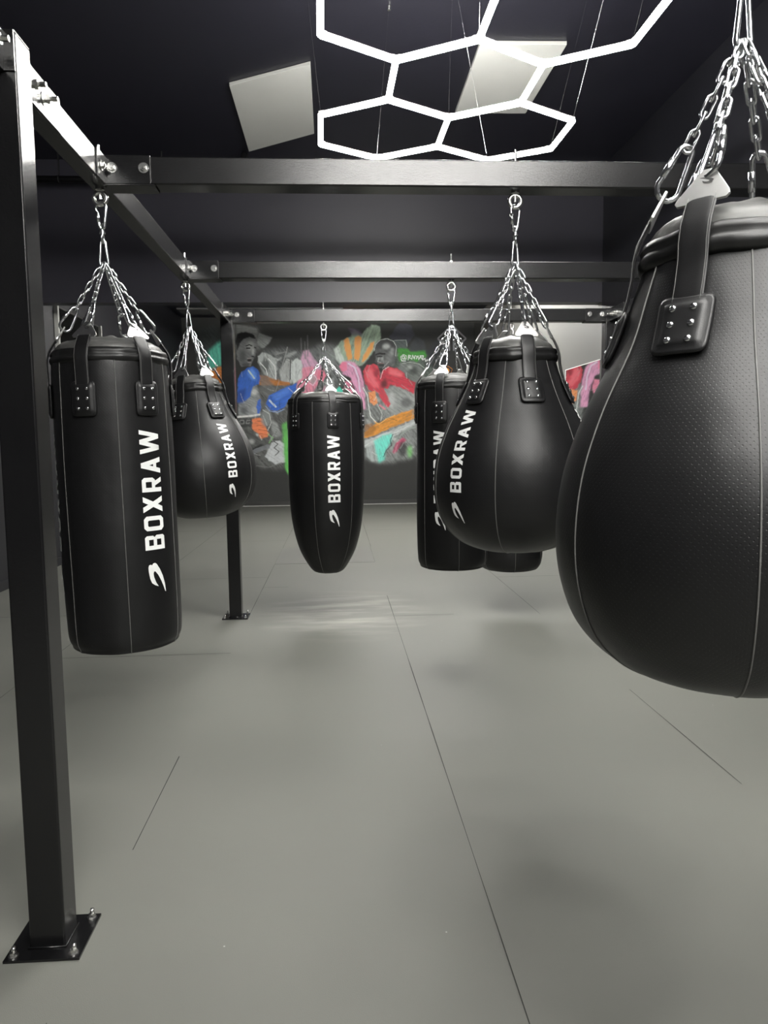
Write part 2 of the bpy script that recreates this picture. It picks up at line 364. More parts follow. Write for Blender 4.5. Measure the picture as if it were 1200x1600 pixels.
    # sage fan and orange fingers
    poly([(520,548),(530,532),(545,526),(550,516),(562,522),(578,506),(592,510),(594,526),(580,552),(566,572),(545,572),(528,562)], (150,172,148), 2, .9, .4, 1.9)
    poly([(540,512),(560,515),(566,524),(548,524)], (96,84,104), 3, .8)
    for P in ([(535,531),(541,527),(546,540),(549,560),(542,563),(537,546)], [(552,527),(558,524),(563,528),(561,556),(558,564),(552,560)], [(577,536),(583,533),(581,545),(571,562),(563,567),(566,556)]):
        poly(P, (242,156,78), 1, 1, .15, 1.6, .4)
    poly([(520,545),(526,540),(533,556),(540,568),(530,570),(522,560)], (196,204,198), 2, .9, .3, 1.2)
    poly([(500,552),(512,545),(522,556),(520,580),(506,578)], (128,134,132), 3, .9, .4)
    # dark slate shapes above right boxer
    poly([(606,526),(622,502),(640,508),(648,524),(634,540),(616,540)], (62,64,74), 2, .9, .15)
    poly([(636,545),(648,524),(662,532),(668,552),(650,556)], (58,62,66), 3, .8, .15)
    poly([(664,548),(690,520),(700,560),(690,580),(670,570)], (44,46,50), 3, .8, .15)
    # right boxer
    poly([(583,540),(590,531),(604,528),(616,534),(619,550),(616,568),(604,576),(592,574),(585,564)], (84,86,86), 1, 1, .3)
    poly([(584,541),(592,531),(605,529),(616,536),(617,545),(600,543),(588,546)], (60,62,63), 2, .9)
    ell(602,541,6,4,(178,182,180),3,.8); ell(611,550,3,7,(150,154,152),3,.8); ell(596,561,2,5,(160,164,162),2,.8); ell(601,566,5,2.5,(132,134,132),2,.7); ell(607,560,5,9,(126,130,128),4,.7); ell(591,560,4,2,(130,134,130),2,.8)
    line([(586,554),(592,552),(600,553)], 1.1, (28,28,28)); line([(588,557),(592,557),(596,557)], .8, (20,20,20)); line([(591,559),(589,565),(594,566)], .7, (170,172,170), .8)
    ell(595,570,6,2.4,(40,40,40),2,.9); line([(590,568),(598,568)], .6, (165,120,120), .7)
    line([(583,548),(585,538),(592,531),(603,529),(613,533),(618,541),(617,556)], .6, (196,202,198), .8)
    poly([(615,532),(634,531),(636,545),(618,546)], (86,96,94), 1, .8); line([(615,532),(633,531),(635,541)], .6, (160,170,166), .8)
    poly([(619,545),(636,544),(640,550),(664,548),(667,556),(650,566),(636,562),(624,566),(620,556)], (62,150,52), 2, .95, .3, .2)
    poly([(620,575),(632,566),(648,564),(660,574),(664,590),(650,598),(634,588)], (112,118,114), 2, .9, .35); ell(646,580,7,6,(58,62,60),4,.8); ell(640,574,4,3,(176,180,176),3,.7)
    # signature scribble
    line([(629,561),(627,559),(629,556),(632,558),(630,561),(634,561),(634,556),(629,554),(625,558),(627,564),(633,564)], .55, (226,236,226))
    zz = [(637,563),(638,555),(641,556),(639,559),(643,561),(644,555),(647,561),(648,556),(651,557),(650,561),(653,556),(654,562),(657,557),(659,561),(656,556),(661,556),(660,563),(664,560),(665,565),(668,562),(669,568),(672,566)]
    line(zz, .6, (220,230,220)); line([(628,568),(640,566),(655,569),(664,576)], .5, (176,186,176), .8)
    # pink figures
    poly([(466,566),(472,548),(480,546),(490,562),(502,573),(496,580),(472,585)], (204,156,184), 2, .9, .3, 1.2)
    poly([(464,590),(470,574),(486,572),(498,580),(496,600),(486,618),(474,622),(462,606)], (224,132,156), 2, .95, .3, 1.3)
    poly([(496,578),(504,575),(508,586),(503,598),(493,590)], (240,118,146), 1, .95, .2)
    ell(488,592,6,8,(150,152,152),2,.7); line([(482,588),(488,584),(494,592),(488,602),(482,598)], .7, (246,180,196))
    poly([(532,572),(538,564),(552,566),(562,577),(568,598),(572,640),(560,640),(554,608),(546,590),(534,584)], (216,146,184), 2, .95, .3, 1.2)
    poly([(528,572),(533,565),(540,566),(541,578),(532,580)], (238,112,146), 1, .95, .2); line([(543,568),(553,574),(559,590),(562,612)], 1.2, (240,206,224), .8)
    poly([(538,596),(548,594),(552,612),(544,628),(536,616)], (226,128,158), 2, .9, .3)
    poly([(523,612),(529,603),(534,606),(537,616),(534,626),(526,622)], (70,206,178), 1, 1, .15)
    poly([(508,596),(520,590),(522,620),(506,624)], (160,164,164), 2, .9, .35)
    poly([(498,612),(508,600),(506,622),(492,626)], (196,150,168), 2, .8)
    for x, y0, y1 in ((468,528,556), (478,524,556), (474,534,560)): line([(x,y0),(x+1,y1)], 1.1, (118,116,118), .55)
    # grey gloves and cloth between the boxers
    poly([(401,556),(408,549),(417,553),(434,561),(431,566),(431,592),(424,602),(410,582),(402,566)], (172,178,176), 1, .9, .4, 1.1)
    poly([(402,520),(424,526),(415,541),(408,544),(399,538)], (140,144,142), 2, .85, .3)
    poly([(411,556),(420,566),(416,584),(406,572)], (74,78,78), 2, .8); line([(418,560),(428,572),(430,592)], .7, (226,230,228)); line([(405,566),(414,576),(418,590)], .7, (220,224,222))
    poly([(434,578),(441,570),(445,560),(455,562),(455,598),(440,600)], (168,172,170), 1, .9, .3, 1.5)
    poly([(452,566),(462,559),(470,564),(471,590),(458,600),(452,590)], (196,202,200), 1, .95, .2, 1.5); line([(452,562),(452,592)], .8, (60,62,62))
    line([(438,575),(446,548),(447,542)], .9, (150,152,150), .8); line([(430,553),(445,549)], .8, (140,142,140), .8)
    # left boxer
    poly([(366,506),(380,508),(400,512),(402,528),(390,524),(370,528)], (132,134,132), 3, .9, .2, .1)
    poly([(368,530),(376,520),(392,521),(398,529),(399,552),(394,562),(391,571),(376,572),(369,560)], (106,108,108), 1, 1, .25)
    poly([(366,532),(370,521),(382,518),(395,523),(398,530),(388,527),(378,529),(372,538),(370,548)], (26,27,28), 1, 1, .1)
    ell(390,540,6,8,(150,152,150),4,.75); ell(378,556,5,9,(70,72,72),4,.8); ell(394,549,1.8,4.5,(186,188,186),2,.8)
    line([(383,540),(388,538),(392,540)], .9, (34,34,34)); line([(384,543.5),(389,543.5)], 1.0, (26,26,26)); line([(396,542),(398,543)], .8, (34,34,34))
    line([(392,556),(396,557)], .9, (40,40,40)); ell(388,562,3.6,2.6,(34,32,32),1,1); line([(385,559.5),(391,559)], .6, (150,140,138), .8); line([(386,565),(390,565.5)], .7, (164,150,148), .8)
    ell(383,569,6,3,(60,62,62),2,.8)
    poly([(371,606),(400,600),(407,622),(406,650),(372,650)], (138,142,142), 2, .9, .45, .5); ell(396,612,5,5,(206,208,204),3,.8); ell(380,640,6,6,(80,84,84),4,.8); ell(398,640,5,8,(176,180,178),4,.7)
    poly([(402,584),(412,586),(430,592),(452,597),(452,601),(430,602),(403,601)], (184,112,46), 1, .95, .3, .15)
    poly([(405,578),(414,584),(428,604),(432,618),(418,622),(406,608)], (112,114,112), 3, .7, .3)
    poly([(370,592),(376,580),(386,573),(394,571),(402,577),(406,590),(403,600),(394,604),(389,618),(384,626),(371,628)], (48,98,196), 1, 1, .2, 1.8)
    poly([(370,610),(384,606),(380,628),(370,630)], (34,68,150), 3, .9, .2, 1.8); poly([(384,580),(392,573),(398,582),(400,594),(392,592)], (92,146,232), 3, .85, .15); line([(387,578),(396,590)], 1.3, (200,220,246), .8)
    poly([(401,626),(407,622),(407,640),(402,650),(400,638)], (50,98,196), 1, .95)
    poly([(415,630),(419,618),(434,610),(452,602),(463,598),(461,608),(452,622),(444,636),(432,642),(420,639)], (46,98,200), 1, 1, .2, -.4)
    poly([(424,618),(450,604),(452,612),(432,626)], (74,128,222), 3, .8, .2, -.4); line([(420,625),(430,635)], 1.5, (206,224,246), .85); line([(414,634),(421,642),(433,644),(443,639)], .6, (140,170,220), .8)
    line([(371,650.5),(388,649.5),(405,647)], 1.5, (206,206,202))
    poly([(371,654),(393,653),(394,666),(371,668)], (52,54,54), 1, .9, .1); line([(375,656),(380,656),(381,661),(375,662),(374,657)], .6, (128,130,128), .9); line([(390,656),(385,656),(384,661),(389,661),(389,659)], .6, (128,130,128), .9)
    poly([(393,654),(402,652),(411,654),(413,664),(419,676),(417,684),(406,685),(403,676),(394,670)], (228,122,74), 1, 1, .25, .2)
    for y in (659,665,672,678): line([(396+(y-655)*.4,y),(404,y-1),(412+(y-655)*.3,y+1)], .5, (176,84,48), .8)
    ell(415,652,8,14,(132,138,136),2,.75); line([(410,640),(420,646),(423,660),(418,672)], .6, (196,200,196), .8)
    poly([(374,672),(394,672),(404,686),(424,682),(420,696),(400,706),(386,702),(376,690)], (74,76,74), 2, .9, .5); ell(392,690,5,4,(160,162,160),3,.8); ell(400,700,12,2.4,(24,25,25),2,.9,-.5)
    poly([(424,656),(432,660),(440,680),(430,684),(424,672)], (146,150,148), 2, .8, .3); line([(418,678),(426,684),(420,692)], .7, (120,190,100), .8)
    poly([(414,714),(424,692),(436,688),(444,694),(446,722),(430,728)], (178,182,184), 1, .95, .2); line([(428,690),(434,694),(428,700),(436,706),(430,712)], .7, (48,50,50), .9); line([(384,714),(400,704),(418,698)], 3.4, (108,112,116), .8)
    line([(388,722),(398,728),(420,731),(440,724)], 1.0, (110,112,110), .7)
    poly([(441,662),(448,658),(453,700),(453,746),(446,735),(443,700)], (92,190,80), 3, .9, .2, 1.57)
    # right boxer gloves
    poly([(600,610),(620,604),(648,616),(652,640),(628,648),(608,652),(600,640)], (142,146,144), 2, .9, .4); ell(636,630,9,8,(86,88,88),4,.8); ell(612,626,6,12,(184,188,186),4,.7)
    poly([(566,580),(572,571),(582,568),(590,572),(593,584),(594,594),(602,612),(611,632),(607,638),(598,628),(590,614),(576,610),(568,596)], (208,58,74), 1, 1, .2, 1.0)
    poly([(570,582),(578,574),(584,588),(592,606),(584,606),(574,596)], (236,104,116), 3, .8, .15, 1.0); ell(588,582,3.5,7,(150,40,52),3,.8,.3)
    poly([(593,592),(597,578),(606,573),(618,575),(632,583),(634,590),(650,598),(648,617),(634,609),(620,604),(610,602),(606,608),(597,606)], (206,52,70), 1, 1, .2, .35)
    poly([(606,576),(618,577),(630,584),(628,590),(608,586)], (240,108,118), 3, .8, .15, .35); ell(600,600,5,7,(92,34,40),3,.9,.3)
    line([(594,592),(598,578),(607,573)], .6, (235,190,196), .8)
    poly([(575,613),(586,611),(590,630),(585,634),(578,630)], (242,142,84), 1, 1, .2); line([(578,617),(583,621),(579,625),(586,628)], .5, (190,92,52), .8)
    line([(567,606),(574,618),(576,634),(580,652),(588,660)], .8, (214,218,214), .85); line([(590,632),(598,648),(596,658)], .7, (180,184,180), .8)
    line([(594,634),(602,640)], 1.4, (222,120,140), .8)
    poly([(571,676),(586,664),(606,656),(628,646),(650,640),(651,655),(628,664),(604,674),(586,682),(571,686)], (208,134,44), 1, 1, .3, -.4)
    poly([(571,664),(582,662),(590,672),(584,680),(571,684)], (150,96,36), 2, .7, .3, -.4); line([(586,660),(594,664),(604,656),(618,650)], .7, (236,176,90), .85)
    poly([(571,690),(598,680),(628,668),(651,656),(651,666),(632,676),(606,690),(571,702)], (176,182,180), 1, .95, .35, -.4)
    poly([(575,700),(596,690),(596,724),(582,724),(573,712)], (152,162,160), 3, .9, .35, 1.3)
    poly([(586,690),(600,682),(615,679),(613,694),(606,706),(602,722),(594,726),(590,712)], (98,216,196), 3, .95, .2, 1.2)
    line([(616,680),(612,690),(614,698),(606,706),(602,716)], .7, (50,40,50), .8); line([(614,704),(624,686),(640,672),(650,670)], 1.6, (140,150,144), .85)
    poly([(616,708),(622,694),(632,686),(638,690),(628,700),(620,712)], (186,58,98), 2, .9, .3, -.8); ell(632,704,7,12,(46,46,46),4,.85); ell(644,708,3.5,10,(110,190,100),4,.85)
    ell(650,645,5,5,(120,122,120),3,.6)
    ell(700,580,4,4.4,(232,140,40),1,1)
    line([(693,575),(700,572),(708,577),(706,586),(696,586)], .7, (220,130,40), .7)
    # loose pale brush strokes over everything
    for k in range(90):
        cx = rng.uniform(374, 655); cy = rng.uniform(552, 712); a_ = rng.choice([0.4, 1.2, 2.0])+rng.uniform(-.3, .3); l_ = rng.uniform(3, 9)
        if 430 < cx < 560 and cy > 640: continue
        line([(cx-l_*math.cos(a_), cy-l_*math.sin(a_)), (cx, cy+rng.uniform(-1, 1)), (cx+l_*math.cos(a_), cy+l_*math.sin(a_))], rng.uniform(.35, .8), [(215,218,215),(30,31,31),(170,174,172)][rng.randint(3)], .35)
    # --- to a coloured grid of paint on the wall
    step = 0.72; nx = int((U1-U0)/step); ny = int((V1-V0)/step); vs = []; C = []
    yw = YB-0.0025
    def unproj(px, py):
        d = fw+rt*((px-600)/FPX)-up*((py-800)/FPX); t = yw/d.y; return (d.x*t, yw, CZ+d.z*t)
    P00, P10, P01 = (Vector(unproj(a, b)) for a, b in ((U0, V0), (U1, V0), (U0, V1)))
    for j in range(ny+1):
        for i in range(nx+1):
            p = P00+(P10-P00)*(i/nx)+(P01-P00)*(j/ny); vs.append((max(XL+.003, min(XR-.003, p.x)), p.y, p.z))
            u = min(Wc-1, int(i/nx*(Wc-1))); v = min(Hc_-1, int(j/ny*(Hc_-1))); C.append((*col[v, u], al[v, u]))
    fs = [(j*(nx+1)+i, (j+1)*(nx+1)+i, (j+1)*(nx+1)+i+1, j*(nx+1)+i+1) for j in range(ny) for i in range(nx)]
    me = bpy.data.meshes.new('mural'); me.from_pydata(vs, [], fs)
    at = me.color_attributes.new('paint', 'FLOAT_COLOR', 'POINT'); at.data.foreach_set('color', np.clip(np.array(C, dtype=np.float32), 0, 1).ravel())
    m = mat('mural_paint', (0.040, 0.041, 0.039), 0.6, 0, 0.4); b = m.node_tree.nodes['Principled BSDF']
    a = nd(m, 'ShaderNodeAttribute'); a.attribute_name = 'paint'
    mx = nd(m, 'ShaderNodeMix', data_type='RGBA'); mx.inputs[6].default_value = (0.040, 0.041, 0.039, 1)
    lk(m, a.outputs['Alpha'], mx.inputs[0]); lk(m, a.outputs['Color'], mx.inputs[7]); lk(m, mx.outputs[2], b.inputs['Base Color'])
    me.materials.append(m); o = link('mural', me); o.name = 'mural'
    tag(o, 'colourful painted mural of two boxers with blue and red gloves on the dark back wall', 'mural')
make_mural()

def wall_pt(px, py, yw):
    d = fw+rt*((px-600)/FPX)-up*((py-800)/FPX); t = yw/d.y; return Vector((d.x*t, yw, CZ+d.z*t))
g = MB()
def wstroke(a, b, w):
    A = wall_pt(*a, YB-0.012); B = wall_pt(*b, YB-0.012); d = (B-A).normalized(); n = Vector((-d.z, 0, d.x))
    g.obox((A+B)/2, d, n, Vector((0,1,0)), (A-B).length/2, w, 0.008)
for a, b in (((684,529),(706,508)), ((706,508),(728,529)), ((684,529),(700,545)), ((728,529),(711,546)), ((702,530),(702,548)), ((709,530),(709,548))): wstroke(a, b, 0.018)
tag(g.build('wall_emblem', noisy(mat('grey_emblem', (0.30,0.30,0.31), 0.5), 5, 0.05, 0.03)), 'grey open diamond outline on the dark back wall right of the mural', 'emblem')

# pale ceiling panels
def panel(quad, z, label, th=0.03):
    c = Vector((sum(p[0] for p in quad)/4, sum(p[1] for p in quad)/4, z)); k = [(p[0]-c.x, p[1]-c.y) for p in quad]
    g = MB(); g.add([(x,y,-th) for x,y in k]+[(x,y,0) for x,y in k], [(0,1,2,3),(7,6,5,4),(0,4,5,1),(1,5,6,2),(2,6,7,3),(3,7,4,0)])
    o = g.build('ceiling_panel', M_WHITE, None, bevel=0.004); o.location = c
    return tag(o, label, 'ceiling panel', 'white ceiling panels')
K = HC-CZ-0.03
panel([(-.281*K,2.235*K),(-.049*K,2.107*K),(-.052*K,2.558*K),(-.281*K,2.718*K)], HC-0.001, 'white square-looking ceiling panel left of the lit hexagons, alone on dark ceiling')
panel([(.384*K,1.987*K),(.607*K,1.981*K),(.603*K,2.385*K),(.385*K,2.39*K)], HC-0.001, 'white ceiling panel seen through the lit hexagons, partly behind the tubes')
o = MB().box((-3.2, 15.87, HR-0.03), (0.2, 16.49, HR-0.001)).build('ceiling_panel', noisy(mat('grey_panel', (0.12,0.12,0.12), 0.7), 2, 0.05, 0.02))
tag(o, 'long grey panel on the far ceiling, a strip under the bulkhead behind the second left bag', 'ceiling panel')

# ------------------------------------------------------------------ honeycomb lights
HS = 0.5; HZ = 3.628
R3 = math.sqrt(3)
def honeycomb(origin, ang, centres, mt, label, group, wires=True, z=HZ, hc=HC):
    root = empty('honeycomb_light', (origin[0], origin[1], z), label, 'ceiling light', group)
    root.rotation_euler = (0, 0, ang)
    vk = {}; ed = set()
    for cx, cy in centres:
        ring = []
        for i in range(6):
            a = PI/6+i*PI/3; p = (round((cx+math.cos(a))*HS, 3), round((cy+math.sin(a))*HS, 3))
            key = next((k for k in vk if abs(k[0]-p[0]) < .01 and abs(k[1]-p[1]) < .01), None)
            if key is None: vk[p] = p; key = p
            ring.append(key)
        for i in range(6): ed.add(tuple(sorted((ring[i], ring[(i+1) % 6]))))
    for a, b in sorted(ed):
        A = Vector((*a, 0)); B = Vector((*b, 0)); d = (B-A).normalized(); n = Vector((-d.y, d.x, 0)); zz = Vector((0,0,1))
        L = (B-A).length/2-0.003; c = (A+B)/2
        # diffuser: half-round section hanging below the profile
        g = MB(); prof = [(-0.017, 0.0), (-0.0175,-0.012), (-0.012,-0.022), (0,-0.026), (0.012,-0.022), (0.0175,-0.012), (0.017, 0.0)]
        vs = [c-d*L+n*u+zz*w for u, w in prof]+[c+d*L+n*u+zz*w for u, w in prof]; m = len(prof)
        g.add(vs, [(i, i+1, m+i+1, m+i) for i in range(m-1)]+[(m-1, 0, m, 2*m-1), tuple(range(m)), tuple(reversed(range(m, 2*m)))], False)
        t = g.build('light_tube', mt, root)
        MB().obox(c+zz*0.006, d, n, zz, L, 0.010, 0.006).build('tube_profile', M_ALU, t)
    for p in vk:
        g = MB(); nb = [Vector((*(y if x == p else x), 0)) for x, y in ed if p in (x, y)]
        P = Vector((*p, 0))
        for q in nb:
            d = (q-P).normalized(); n = Vector((-d.y, d.x, 0))
            g.obox(P+d*0.013+Vector((0,0,0.008)), d, n, Vector((0,0,1)), 0.020, 0.013, 0.006)
        g.build('corner_connector', M_ALU, root, label='white corner joint')
    if wires:
        for (a, b) in wires:
            g = MB(); g.cyl((a[0], a[1], 0.01), (b[0], b[1], hc-z-0.004), 0.0009, 5)
            g.cyl((b[0], b[1], hc-z-0.03), (b[0], b[1], hc-z-0.004), 0.012, 10, 0.016); g.build('suspension_wire', M_ZINC, root)
    return root
k_ = HS
def lat(u, v): return (u*k_, v*k_)
W1 = [(lat(0,0), (0.02,-0.1)), (lat(-R3,0), (-0.98,-0.45)), (lat(0,0), (0.02,-0.1)), (lat(R3/2,1.5), (0.10,0.25)), (lat(-R3/2,1.5), (-0.35,0.5)),
      (lat(R3,0), (1.02,-0.42)), (lat(R3,1), (1.0,0.0)), (lat(0,-2), (-0.05,-1.3)), (lat(R3,-2), (0.95,-1.5)), (lat(-R3,-2), (-0.95,-1.5))]
ORI = (0.8042, 5.277)
five = [(-R3/2, .5), (R3/2, .5), (0, -1), (-R3/2, -2.5), (R3/2, -2.5)]
honeycomb(ORI, 0.0184, five, M_TUBE, 'glowing white honeycomb of five hexagon tubes hung above the bags', None, W1)
W2 = [(lat(-R3,0), (-R3*k_,0)), (lat(R3,0), (R3*k_,0)), (lat(-R3,-2), (-R3*k_,-2*k_)), (lat(R3,-2), (R3*k_,-2*k_))]
honeycomb((0.80, 0.60), 0.0184, five, M_TUBE, 'glowing honeycomb light over the near end of the cage, above the camera', None, W2)
honeycomb((0.80, -1.98), 0.0184, five, M_TUBE, 'glowing honeycomb light by the front wall behind the camera', None, W2)
honeycomb((2.05, 12.2), 0.0, five, M_TUBE_R, 'glowing honeycomb light in the rear room, the one nearer the grey right wall', None, W2, z=3.8, hc=HR)
honeycomb((0.15, 12.2), 0.0, five, M_TUBE_R, 'glowing honeycomb light in the rear room, the one nearer the left wall', None, W2, z=3.8, hc=HR)

# ------------------------------------------------------------------ steel cage
H = 2.5; PW = 0.1
PXL = -0.8014; PXR = 2.2303
YP = 2.08; YB0 = 1.33; YB1 = 2.9255; YB2 = 4.5367; YB3 = 6.1385
rig = empty('bag_rig', (0, 0, 0), 'black powder-coated steel frame carrying all the punching bags', 'bag rig')
def bolt(g, p, n, r=0.0085, wash=0.019, nut=True):
    p = Vector(p); n = Vector(n); g.cyl(p, p+n*0.003, wash, 20); g.cyl(p+n*0.003, p+n*0.012, r*1.45, 6); g.cyl(p+n*0.012, p+n*0.016, r*0.75, 12)
def bolt_obj(p, n, parent, long=0):
    g = MB(); bolt(g, p, n)
    if long: P = Vector(p); N = Vector(n); g.cyl(P+N*0.012, P+N*(0.012+long), 0.007, 12); g.cyl(P+N*0.012, P+N*0.022, 0.014, 6)
    return g.build('bolt', M_ZINC, parent, label='zinc bolt and washer')
def post(x, y):
    P = MB().box((x, y, 0.008), (x+PW, y+PW, H)).build('post', M_STEEL, rig, bevel=0.006)
    MB().box((x+0.002, y+0.002, H), (x+PW-0.002, y+PW-0.002, H+0.004)).build('end_cap', M_STEEL_DARK, P)
    MB().box((x-0.055, y-0.05, 0), (x+PW+0.055, y+PW+0.05, 0.008)).build('base_plate', M_STEEL, P, bevel=0.001)
    g = MB()   # weld bead round the foot
    g.tube([(x-.002,y-.002,.01),(x+PW+.002,y-.002,.01),(x+PW+.002,y+PW+.002,.01),(x-.002,y+PW+.002,.01)], 0.004, 6, closed=True); g.build('weld_bead', M_STEEL, P)
    for i in (0, 1):
        for j in (0, 1):
            bx = x-0.033 if i == 0 else x+PW+0.033; by = y-0.03 if j == 0 else y+PW+0.03
            g = MB(); g.cyl((bx,by,.008),(bx,by,.011), 0.014, 18); g.cyl((bx,by,.011),(bx,by,.021), 0.0105, 6); g.tube([(bx,by,.02),(bx+.002,by,.036)], 0.006, 10)
            g.build('anchor_bolt', M_ZINC, P, label='zinc anchor bolt')
    return P
posts = [post(PXL-PW, YP), post(PXL-PW, YB3), post(PXR, YP), post(PXR, YB3)]
RI = 0.035     # the rails' inner faces sit back from the posts' faces
# side rails: between posts and on towards the camera
for xa in (PXL-PW, PXR):
    a_, b_ = (xa+0.001, xa+PW-RI) if xa < 0 else (xa+RI, xa+PW-0.001)
    MB().box((a_, YP+PW, H-0.1), (b_, YB3, H-0.001)).build('side_rail', M_STEEL, rig, bevel=0.006)
    MB().box((a_, 0.2, H-0.1), (b_, YP, H-0.001)).build('side_rail', M_STEEL, rig, bevel=0.006)
beams = {}
for k, yb in ((0, YB0), (1, YB1), (2, YB2), (3, YB3)):
    ri = 0 if k == 3 else RI
    beams[k] = MB().box((PXL-ri, yb, H-0.1), (PXR+ri, yb+PW, H)).build('cross_beam', M_STEEL, rig, bevel=0.006)
def bracket(x, y, s, corner=False):
    """angle bracket on the front face of a cross beam; s=+1 runs to +x"""
    L = 0.172
    g = MB(); x0, x1 = sorted((x, x+s*L))
    g.box((x0, y-0.006, H-0.101), (x1, y, H+0.001))
    g.box((x0, y-0.006, H-0.107), (x1+(0.012 if s > 0 else 0), y+PW*0.9, H-0.101))
    if not corner:
        xa, xb = sorted((x, x+s*0.006)); g.box((xa, y-0.085, H-0.101), (xb, y, H+0.001))
    b = g.build('bracket', M_STEEL, rig, bevel=0.0015)
    for dx in ((0.033, 0.148) if not corner else (0.037, 0.140)):
        bolt_obj((x+s*dx, y-0.006, H-0.045), (0,-1,0), b)
    if not corner: bolt_obj((x+s*0.006, y-0.045, H-0.05), (s,0,0), b)
    return b
for yb in (YB0, YB1, YB2): bracket(PXL-RI, yb, 1); bracket(PXR+RI, yb, -1)
bracket(PXL, YB3, 1, True); bracket(PXR, YB3, -1, True)
def gusset(x, y, s, d):
    """plate joining rail and post; s = side normal x, d = direction along y"""
    y0, y1 = sorted((y, y+d*0.30)); xa, xb = sorted((x, x+s*0.006))
    g = MB().box((xa, y0, H-0.101), (xb, y1, H+0.001)); b = g.build('bracket', M_STEEL, rig, bevel=0.0015)
    for dy in (0.07, 0.16): bolt_obj((x+s*0.006, y+d*dy, H-0.055), (s,0,0), b, 0.03)
gusset(PXL-RI, YP+PW, 1, 1); gusset(PXL-RI, YB3, 1, -1); gusset(PXR+RI, YP+PW, -1, 1); gusset(PXR+RI, YB3, -1, -1)
b_ = MB().box((PXL-PW+0.0, YP-0.16, H-0.101), (PXL-RI, YP-0.006, H-0.095)).box((PXL-PW+0.002, YP-0.006, H-0.1), (PXL-0.002, YP, H)).build('bracket', M_STEEL, rig)
gusset(PXL-RI, YP, 1, -1)

def eye_bolt(x, y):
    g = MB(); g.cyl((x,y,H-0.14),(x,y,H+0.055), 0.006, 12)
    g.cyl((x,y,H),(x,y,H+0.012), 0.011, 6); g.cyl((x,y,H+0.0),(x,y,H+0.003), 0.018, 18)
    g.cyl((x,y,H-0.106),(x,y,H-0.1), 0.016, 18)
    g.tube([(x+0.023*math.cos(a), y, H-0.137+0.023*math.sin(a)) for a in [i*2*PI/24 for i in range(24)]], 0.008, 10, closed=True)
    return g.build('eye_bolt', M_ZINC, rig, label='zinc eye bolt through the beam')

# ------------------------------------------------------------------ punching bags
def interp(prof, s):
    """prof: list of (r,z) from top down; s arclength from top -> r,z,(nr,nz)"""
    acc = 0
    for (r0, z0), (r1, z1) in zip(prof, prof[1:]):
        d = math.hypot(r1-r0, z1-z0)
        if s <= acc+d or (r1, z1) == prof[-1]:
            t = min(1, max(0, (s-acc)/d)) if d else 0
            return r0+(r1-r0)*t, z0+(z1-z0)*t, (-(z1-z0)/d, (r1-r0)/d)
        acc += d
def smooth_prof(keys, n=10):
    out = []
    K = [keys[0]]+list(keys)+[keys[-1]]
    for i in range(1, len(K)-2):
        p0, p1, p2, p3 = [Vector(k) for k in K[i-1:i+3]]
        for j in range(n):
            t = j/n; q = 0.5*((2*p1)+(p2-p0)*t+(2*p0-5*p1+4*p2-p3)*t*t+(3*p1-p0-3*p2+p3)*t**3); out.append((max(q.x, 0.0005), q.y))
    out.append(tuple(keys[-1])); return out
def s_at_z(prof, z):
    acc = 0
    for (r0, z0), (r1, z1) in zip(prof, prof[1:]):
        if z1 <= z <= z0: return acc+math.hypot(r1-r0, z1-z0)*((z0-z)/(z0-z1) if z0 != z1 else 0)
        acc += math.hypot(r1-r0, z1-z0)
    return acc
WR = [None]
def surf(prof, th, s, v, off):
    r, z, (nr, nz) = interp(prof, s); rm = max(r, 0.02)
    a = th+v/rm; r = WR[0](r, z, a, 0)[0]; rr = r+nr*off
    return (rr*math.cos(a), rr*math.sin(a), z+nz*off)

# letters: quads in (u along the word, v letter height 0..1); width unit = letter height
def seg(a, b, w):      # slanted stroke with horizontal cuts at v=a.v and b.v ; w = width along u
    (u0, v0), (u1, v1) = a, b
    return [(u0-w/2, v0), (u0+w/2, v0), (u1+w/2, v1), (u1-w/2, v1)]
def ring8(u0, v0, u1, v1, t, c):
    O = [(u0+c,v0),(u1-c,v0),(u1,v0+c),(u1,v1-c),(u1-c,v1),(u0+c,v1),(u0,v1-c),(u0,v0+c)]
    i = 0.35*c; I = [(u0+t+i,v0+t),(u1-t-i,v0+t),(u1-t,v0+t+i),(u1-t,v1-t-i),(u1-t-i,v1-t),(u0+t+i,v1-t),(u0+t,v1-t-i),(u0+t,v0+t+i)]
    return [[O[k], O[(k+1)%8], I[(k+1)%8], I[k]] for k in range(8)]
def rect(a, b, c, d): return [(a,b),(c,b),(c,d),(a,d)]
t_ = 0.19
